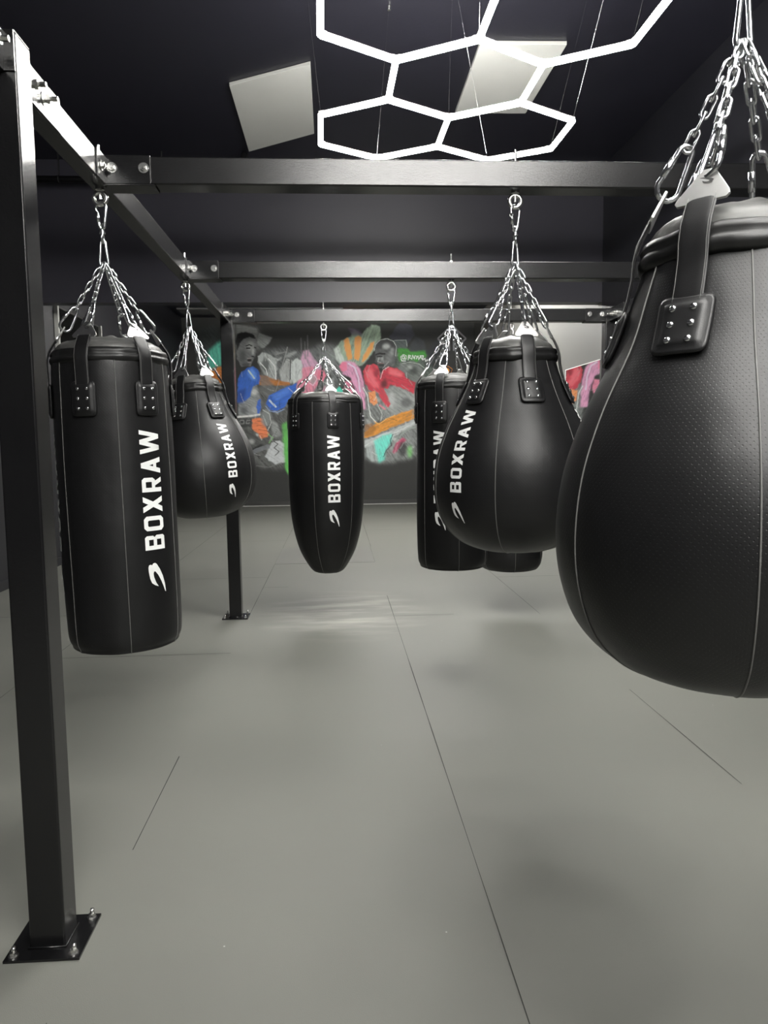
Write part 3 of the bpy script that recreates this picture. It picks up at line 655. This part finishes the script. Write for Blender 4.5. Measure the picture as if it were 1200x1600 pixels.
GL = {
 'B': (0.66, [rect(0,0,t_,1), rect(t_,0,.58,t_), rect(t_,.42,.56,.59), rect(t_,1-t_,.56,1), [(.58,0),(.66,.08),(.66,.40),(.47,.40)], [(.47,0),(.58,0),(.66,.2),(.47,.4)], [(.47,.55),(.56,.5),(.64,.64),(.47,.7)], rect(.46,.58,.64,.92), [(.46,.9),(.64,.9),(.56,1),(.46,1)], rect(.47,.1,.66,.42), [(.47,.42),(.66,.42),(.60,.5),(.47,.52)]]),
 'O': (0.66, ring8(0,0,.66,1,t_,.13)),
 'X': (0.72, [seg((.12,0),(.60,1),.24), seg((.60,0),(.12,1),.24)]),
 'R': (0.66, [rect(0,0,t_,1), rect(t_,1-t_,.54,1), rect(t_,.34,.56,.34+t_*.9), rect(.45,.46,.64,.90), [(.45,.88),(.64,.88),(.54,1),(.45,1)], [(.45,.34),(.54,.34),(.64,.46),(.45,.48)], seg((.55,0),(.37,.38),.21)]),
 'A': (0.72, [seg((.105,0),(.36,1),.21), seg((.615,0),(.36,1),.21), rect(.2,.22,.52,.39)]),
 'W': (1.08, [seg((.29,0),(.10,1),.19), seg((.29,0),(.54,1),.19), seg((.79,0),(.54,1),.19), seg((.79,0),(.98,1),.19)]),
}
SW = [(183,1320),(190,1300),(205,1297),(214,1303),(225,1290),(240,1287),(254,1297),(280,1340),(303,1395),(320,1460),(328,1525),(320,1523),(305,1480),(285,1430),(262,1385),(240,1354),(228,1354),(222,1370),(226,1400),(240,1440),(260,1474),(232,1462),(206,1442),(192,1405),(184,1350)]
SWO = [((1525-y)/172.0, (328-x)/172.0) for x, y in SW]     # (u up, v leftwards) in letter heights
def bm_polys(polys, step_u, step_v):
    bm = bmesh.new()
    for p in polys:
        vs = [bm.verts.new((x, y, 0)) for x, y in p]
        es = [bm.edges.new((vs[i], vs[(i+1) % len(vs)])) for i in range(len(vs))]
        if len(p) > 4: bmesh.ops.triangle_fill(bm, use_beauty=True, use_dissolve=False, edges=es)
        else: bm.faces.new(vs)
    x0 = min(v.co.x for v in bm.verts); x1 = max(v.co.x for v in bm.verts); y0 = min(v.co.y for v in bm.verts); y1 = max(v.co.y for v in bm.verts)
    for ax, a, b, st in ((0, x0, x1, step_u), (1, y0, y1, step_v)):
        t = a+st
        while t < b:
            co = (t,0,0) if ax == 0 else (0,t,0); no = (1,0,0) if ax == 0 else (0,1,0)
            bmesh.ops.bisect_plane(bm, geom=bm.verts[:]+bm.edges[:]+bm.faces[:], plane_co=co, plane_no=no); t += st
    return bm
def wrap_text(prof, th, s_bottom, h, parent):
    """word printed on the bag, reading upwards; s_bottom = arclength of the foot of B; letter tops point left (+angle seen from outside is right)"""
    u = 0; gap = 0.135
    gaps = {'B': .20, 'O': .17, 'X': .20, 'R': .17, 'A': .14}
    for ch in 'BOXRAW':
        w, polys = GL[ch]; bm = bm_polys(polys, 0.35, 0.14); 
        for v in bm.verts:
            uu, vv = v.co.x, v.co.y
            v.co = surf(prof, th, s_bottom-(u+uu)*h, -(vv-0.5)*h, 0.0022)
        me = bpy.data.meshes.new('printed_letter'); bmesh.ops.recalc_face_normals(bm, faces=bm.faces); bm.to_mesh(me); bm.free(); me.materials.append(M_PRINT)
        link('printed_letter', me, parent, label='white printed letter')
        u += w+gaps.get(ch, 0)
    bm = bm_polys([SWO], 0.3, 0.14)
    for v in bm.verts:
        uu, vv = v.co.x, v.co.y
        v.co = surf(prof, th, s_bottom+(1.98-uu)*h*1.0, -(vv-0.42)*h, 0.0022)
    me = bpy.data.meshes.new('printed_logo'); bm.to_mesh(me); bm.free(); me.materials.append(M_PRINT)
    link('printed_logo', me, parent, label='white swoosh logo under the lettering')

def pear(L, w0, w1, n=8):
    """closed loop in local XZ plane, from z=0 (top) to z=-L (bottom); w0 half width at top, w1 at bottom"""
    P = []
    for i in range(n+1):
        a = PI*i/n; P.append((w0*math.cos(a), 0, -w0+w0*math.sin(a)))
    for i in range(n+1):
        a = PI+PI*i/n; P.append((w1*math.cos(a), 0, -L+w1+w1*math.sin(a)))
    return P
def frame(p, d, ref):
    """matrix taking local -z to direction d, local x near ref"""
    z = -Vector(d).normalized(); x = Vector(ref); x = (x-z*x.dot(z)).normalized(); y = z.cross(x)
    m = Matrix.Identity(4)
    for i in range(3): m[i][0], m[i][1], m[i][2], m[i][3] = x[i], y[i], z[i], p[i]
    return m

def bag(name, x, y, label, prof_keys, rr, phi0, texts, text_h, text_z, tilt=0.0, seam_w=0.0026, ztop=1.78, ch=0.042, ph=0.125, seed=0, apex=2.125, waist=None, eye=True):
    """origin of the thing at the eye bolt ring (x,y,2.363); local z measured as world z minus that"""
    rnd = random.Random(seed)
    Z0 = 2.363
    root = empty(name, (x, y, Z0), label, 'punching bag', 'black punching bags')
    root.rotation_euler = (0, tilt, 0)
    def L(z): return z-Z0
    if eye: eye_bolt(x, y)
    prof = smooth_prof([(r, L(z)) for r, z in prof_keys])
    # arclength-uv'd body
    n = 144; g = MB()
    off = [rnd.random()*100 for _ in range(3)]
    def wr(r, z, a, i):
        zt = L(ztop)
        q = max(0.0, 1-(zt-0.04-z)/0.22); p = Vector((math.cos(a)*r*9+off[0], math.sin(a)*r*9, z*4))
        d = noise.noise(p)*0.005*q + noise.noise(Vector((math.cos(a)*2.2+off[1], math.sin(a)*2.2, z*2.5)))*0.004
        ph = ((a-phi0)/(PI/3)) % 1.0; pu = math.sin(PI*ph); d += 0.0018*(pu-0.6)      # gores puff between the seams
        return r+d*min(1, r/0.1), z
    WR[0] = wr
    g.lathe(prof, n, fn=wr)
    body = g.build('body', M_LEATHER, root)
    me = body.data; uvl = me.uv_layers.new(name='uv'); m = len(prof); ss = [0]
    for (r0, z0), (r1, z1) in zip(prof, prof[1:]): ss.append(ss[-1]+math.hypot(r1-r0, z1-z0))
    rmax = max(r for r, _ in prof)
    for p in me.polygons:
        ks = [me.loops[li].vertex_index % n for li in p.loop_indices]; hi = max(ks) > n-3
        for li, k in zip(p.loop_indices, ks):
            i = me.loops[li].vertex_index//n; kk = n if (hi and k == 0) else k
            uvl.data[li].uv = (kk/n*2*PI*rmax, ss[i])
    # bottom seam disc ring handled by the profile; seams
    for k in range(6):
        a = phi0+k*PI/3; pts = []
        for i in range(1, m, 2):
            r, z = prof[i]
            if r < 0.012: break
            q, zz = wr(r, z, a, i); pts.append((q*math.cos(a)+0.0008*math.cos(a), q*math.sin(a)+0.0008*math.sin(a), zz))
        g = MB(); g.tube(pts, seam_w*0.62, 6); g.build('seam', M_SEAM, body, label='grey stitched seam')
    # collar and domed lid
    zt = L(ztop)
    cp = [(rr-0.012, zt+0.004), (rr-0.002, zt+0.012), (rr+0.010, zt+0.008), (rr+0.0155, zt-0.004), (rr+0.012, zt-0.010), (rr+0.0165, zt-0.016), (rr+0.019, zt-ch*.55), (rr+0.016, zt-ch*.85), (rr+0.008, zt-ch), (rr-0.008, zt-ch-0.003)]
    def cw(r, z, a, i): return r+noise.noise(Vector((math.cos(a)*4+off[2], math.sin(a)*4, z*9)))*0.005, z+noise.noise(Vector((math.cos(a)*3, math.sin(a)*3+off[2], 0)))*0.004
    g = MB(); g.lathe(cp, n, fn=cw); g.build('collar', M_COLLAR, root)
    hd = 0.058
    lp = [(rr*math.cos(t)*0.995, zt+0.006+hd*math.sin(t)**0.8) for t in [i*PI/2/9 for i in range(10)]]
    lp[-1] = (0.0005, lp[-1][1])
    def lw(r, z, a, i): return r, z+noise.noise(Vector((math.cos(a)*r*22+off[1], math.sin(a)*r*22, 3)))*0.012*min(1, (rr-r)*12+0.15)
    g = MB(); g.lathe(lp, n, fn=lw); g.build('lid', M_LID, root)
    # hanging gear: top carabiner, swivel, pear link
    g = MB(); g.tube([(px_, 0, pz_-0.004) for px_, _, pz_ in pear(0.095, 0.021, 0.011)], 0.0052, 8, closed=True)
    g.tube([(-0.0185, 0, -0.035), (-0.0125, 0, -0.075)], 0.0068, 8)
    c0 = g.build('carabiner', M_CHROME, root); c0.rotation_euler = (0, 0, rnd.uniform(-.5, .5)+ (0.0 if name != 'x' else 0)); c0.location = (0, 0, -0.012)
    g = MB(); g.tube([(0.006*math.cos(a), 0.0, 0.010*math.sin(a)+0.004) for a in [i*2*PI/12 for i in range(12)]], 0.004, 8, closed=True)
    g.cyl((0,0,-0.008),(0,0,-0.016), 0.0085, 14); g.cyl((0,0,-0.016),(0,0,-0.022), 0.011, 14)
    g.tube([(0.0, 0.0145*math.cos(a)*0.9, -0.037+0.0175*math.sin(a)) for a in [i*2*PI/16 for i in range(16)]], 0.0042, 8, closed=True)
    s0 = g.build('swivel', M_CHROME, root); s0.location = (0, 0, -0.108)
    za = L(apex); zs = -0.155
    g = MB(); g.tube(pear(abs(za-zs)+0.012, 0.008, 0.0155), 0.005, 8, closed=True)
    s1 = g.build('pear_link', M_CHROME, root); s1.location = (0, 0, zs); s1.rotation_euler = (0, 0, rnd.uniform(-.3, .6))
    # six chains, carabiners, plates, straps and patches
    for k in range(6):
        th = phi0+PI/6+k*PI/3; er = Vector((math.cos(th), math.sin(th), 0)); et = Vector((-math.sin(th), math.cos(th), 0))
        A = Vector((0, 0, za))+er*0.006
        E_ = er*(rr+0.024)+Vector((0, 0, zt-0.006)); D = (E_-A); Lt = D.length; D.normalize(); nrm = et.cross(D)
        plate_len = 0.062; strap_top = Lt*0.84 if rr < 0.24 else Lt*0.82; carL = 0.098
        chain_end = strap_top-plate_len-carL+0.02
        link_len = 0.038; nl = max(3, round(chain_end/(link_len*0.76))); pitch = chain_end/nl
        g = MB(); jit = rnd.uniform(-.4, .4); jc = (0.35, 1.35, 0.5, -0.4, -1.25, -0.45)[k]
        for i in range(nl):
            c = A+D*(pitch*(i+0.5)); sd = (et if i % 2 == 0 else nrm); sd = (sd*math.cos(jit)+D.cross(sd)*math.sin(jit))
            hl = pitch*0.66; w = 0.0075; P = []
            for j in range(13):
                a = PI*j/12-PI/2
                P.append(c+D*(hl-w+w*math.cos(a))+sd*(w*math.sin(a)))
            for j in range(13):
                a = PI*j/12-PI/2
                P.append(c-D*(hl-w+w*math.cos(a))-sd*(w*math.sin(a)))
            g.tube(P, 0.0031, 8, closed=True)
        g.build('chain', M_CHROME, root, label='chrome link chain')
        g = MB(); g.tube(pear(carL, 0.012, 0.021), 0.0050, 8, closed=True)
        g.tube([(0.0150, 0, -0.028), (0.0195, 0, -0.064)], 0.0064, 8)
        c = g.build('carabiner', M_CHROME, root)
        c.matrix_basis = frame(A+D*(chain_end-0.006), D, et*math.cos(jc)+nrm*math.sin(jc))
        # trapezoid plate with slot
        p0 = A+D*(strap_top-plate_len); ax = D; g = MB()
        def pl(u, v, w): return p0+ax*u+et*v+nrm*w
        O = [(0.0,-0.010),(0.0,0.010),(0.050,0.043),(0.059,0.046),(0.066,0.041),(0.066,-0.041),(0.059,-0.046),(0.050,-0.043)]
        Lh = len(O); vs = [pl(u, v, 0.0025) for u, v in O]+[pl(u, v, -0.0025) for u, v in O]
        g.add(vs, [tuple(range(Lh)), tuple(reversed(range(Lh, 2*Lh)))]+[(i, (i+1) % Lh, Lh+(i+1) % Lh, Lh+i) for i in range(Lh)])
        strap_base = strap_top-0.008
        plate = g.build('hook_plate', M_PLATE, root, bevel=0.001, label='polished metal plate')
        bm = bm_polys([SWO], 9, 9)
        for v in bm.verts:
            uu, vv = v.co.x, v.co.y; v.co = pl(0.016+(vv)*0.018, (uu-0.65)*0.018, 0.0029 if nrm.dot(er) > 0 or nrm.z > 0 else -0.0029)
        me2 = bpy.data.meshes.new('engraved_logo'); bm.to_mesh(me2); bm.free(); me2.materials.append(M_INK); link('engraved_logo', me2, plate)
        # strap path
        zp = s_at_z(prof, L(ztop-0.115)); path = []
        S0 = A+D*strap_base; path.append((S0, Vector(nrm if nrm.z > 0 else -nrm)))
        mid = A+D*(Lt*0.97)
        for tt in (0.33, 0.66, 1.0): path.append((S0.lerp(mid, tt)+Vector((0,0,0.004)), path[0][1]))
        path.append((er*(rr+0.0265)+Vector((0,0,zt-0.020)), er)); path.append((er*(rr+0.027)+Vector((0,0,zt-0.045)), er))
        rb, zb, nb = interp(prof, zp); rb2, zb2, nb2 = interp(prof, max(0, zp-0.03)); 
        n2_ = er*nb[0]+Vector((0,0,nb[1]))
        path.append((er*(rb2+0.010)+Vector((0,0,zb2)), n2_)); path.append((er*(rb+0.009)+Vector((0,0,zb)), n2_)); path.append((er*(rb+0.009)+Vector((0,0,zb-0.02)), n2_))
        hw = 0.027; g = MB(); vs = []; cols = 6
        for i, (p, nn) in enumerate(path):
            for sgn in (1, -1):
                for c_ in range(cols+1):
                    v = (-1+2*c_/cols)*hw*sgn
                    r_ = math.hypot(p.x, p.y); sag = (r_-math.sqrt(max(0, r_*r_-v*v))) if (i >= 4 and r_ > abs(v)) else 0.0
                    vs.append(p+et*v-er*sag+nn*(0.0028*sgn if abs(v) < hw*0.99 else 0.0014*sgn))
        m2 = 2*(cols+1)
        fs = [(i*m2+j, i*m2+(j+1) % m2, (i+1)*m2+(j+1) % m2, (i+1)*m2+j) for i in range(len(path)-1) for j in range(m2)]
        fs += [tuple(range(m2)), tuple(reversed(range((len(path)-1)*m2, len(path)*m2)))]
        g.add(vs, fs, True); st = g.build('strap', M_STRAP, root); md = st.modifiers.new('sub', 'SUBSURF'); md.levels = 1; md.render_levels = 2
        g = MB()
        for sg in (-1, 1):
            g.tube([p+et*(hw-0.004)*sg+nn*0.0030-er*((math.hypot(p.x, p.y)-math.sqrt(max(0, p.x**2+p.y**2-(hw-.004)**2))) if i >= 4 else 0) for i, (p, nn) in enumerate(path)], 0.0007, 4)
        g.build('stitching', M_SEAM, st)
        # patch: padded rounded rectangle on the body
        s0_ = zp-0.004; pw, nx, ny = 0.090, 18, 20; g = MB(); vs = []
        def pr(u, v):      # u 0..1 down, v -1..1 ; height of the padding
            du = min(u, 1-u)*ph; dv = (1-abs(v))*pw/2; d = min(du, dv)
            return 0.003+0.0065*min(1, max(0, (d-0.008)/0.009)) if d > 0.007 else 0.003+0.003*math.sin(PI*min(1, d/0.007))
        for i in range(ny+1):
            for j in range(nx+1):
                u = i/ny; v = -1+2*j/nx; uu, vv = u, v
                # pull corners in to round them
                cu = max(0, abs(u-0.5)*2-0.72)/0.28; cv = max(0, abs(v)-0.68)/0.32
                if cu > 0 and cv > 0 and math.hypot(cu, cv) > 1e-6:
                    k2 = max(cu, cv)/math.hypot(cu, cv); vv = math.copysign(0.68+0.32*cv*k2, v); uu = 0.5+math.copysign((0.72+0.28*cu*k2)/2, u-0.5)
                vs.append(surf(prof, th, s0_+uu*ph, vv*pw/2, pr(u, v)+0.003))
        g.add(vs, [(i*(nx+1)+j, i*(nx+1)+j+1, (i+1)*(nx+1)+j+1, (i+1)*(nx+1)+j) for i in range(ny) for j in range(nx)], True)
        # skirt down to the body
        pt = g.build('rivet_patch', M_STRAP, root); sd_ = pt.modifiers.new('s', 'SOLIDIFY'); sd_.thickness = 0.006; sd_.offset = 0
        for ru in (0.22, 0.5, 0.78):
            for rv in (-0.36, 0.36):
                c = Vector(surf(prof, th, s0_+ru*ph, rv*pw/2, 0.0150)); a = Vector(surf(prof, th, s0_+ru*ph, rv*pw/2, 0.03)); nn = (a-c).normalized()
                g = MB(); g.tube([c-nn*0.002, c+nn*0.001, c+nn*0.0028, c+nn*0.0035], [0.0064, 0.0062, 0.0044, 0.0008], 10); g.build('rivet', M_CHROME, pt, label='shiny rivet')
    for k in texts:
        th = phi0+PI/6+k*PI/3
        total = 4.62+0.88  # word length in letter heights
        s_top = s_at_z(prof, L(text_z)); wlen = (0.66*3+0.72*2+1.08+.20+.17+.20+.17+.14)*text_h
        wrap_text(prof, th, s_top+wlen, text_h, body)
    return root

# profiles (radius, world z) from the collar down
TEAR = [(0.155,1.755),(0.162,1.735),(0.180,1.680),(0.207,1.600),(0.262,1.486),(0.298,1.380),(0.311,1.275),(0.303,1.180),(0.272,1.095),(0.215,1.035),(0.140,1.000),(0.06,0.988),(0.001,0.985)]
TEARW = [(r*(1.035 if z < 1.65 else 1.0), z+(0.006 if z < 1.1 else 0)) for r, z in TEAR]
CYL = [(0.203,1.755),(0.209,1.735),(0.213,1.640),(0.215,1.400),(0.216,1.10),(0.215,0.84),(0.212,0.715),(0.201,0.676),(0.190,0.662),(0.12,0.652),(0.001,0.648)]
ANG = [(0.297,1.755),(0.304,1.735),(0.308,1.60),(0.312,1.30),(0.308,1.05),(0.297,0.86),(0.272,0.70),(0.228,0.55),(0.160,0.425),(0.112,0.372),(0.06,0.362),(0.001,0.360)]
WIDE = [(0.214,1.755),(0.225,1.735),(0.245,1.62),(0.262,1.30),(0.268,0.90),(0.270,0.54),(0.264,0.44),(0.240,0.378),(0.18,0.352),(0.001,0.340)]
CXL = -0.8665
def ang_for(x, y, deg):
    """absolute angle whose outward direction is deg to the right of the camera-facing direction"""
    a = math.atan2(-y, -x); return a+math.radians(deg)
# deg: where the first seam sits right of the facing direction
bag('punching_bag', CXL, YB1+.05, 'tall straight black leather bag hanging nearest the left post', CYL, 0.196, ang_for(CXL, YB1, 3), (0, 2, 4), 0.083, 1.492, tilt=-0.015, seed=1)
bag('punching_bag', CXL+0.0, YB2+.05, 'black teardrop bag on the left rail, behind the tall straight bag', TEARW, 0.150, ang_for(CXL, YB2, 1), (0, 2, 4), 0.0605, 1.545, tilt=-0.052, ph=0.102, seed=2)
bag('punching_bag', -0.082, YB3+.05, 'black bag tapering to a blunt point, hanging alone in the middle before the mural', ANG, 0.285, ang_for(-0.08, YB3, -19), (0, 2, 4), 0.098, 1.492, seed=3)
bag('punching_bag', 0.711, YB2+.05, 'straight black bag half hidden behind the middle teardrop bag, its lettering cut off', CYL, 0.196, ang_for(0.71, YB2, -49), (0, 2, 4), 0.080, 1.50, seed=4)
bag('punching_bag', 0.713, YB1+.05, 'black teardrop bag hung from the nearest visible cross beam, right of centre', TEARW, 0.150, ang_for(0.71, YB1, -72), (0, 2, 4), 0.0605, 1.556, ph=0.102, seed=5)
bag('punching_bag', 1.45, YB3+.05, 'black bag whose rounded foot shows below the middle teardrop bag', WIDE, 0.20, ang_for(1.45, YB3, 10), (1, 3, 5), 0.083, 1.5, seed=6)
bag('punching_bag', 0.722, 1.335, 'huge close black teardrop bag cut off by the right edge of the photo', TEAR, 0.150, ang_for(0.735, 1.36, 8), (0, 2), 0.0605, 1.556, ph=0.102, seed=7)
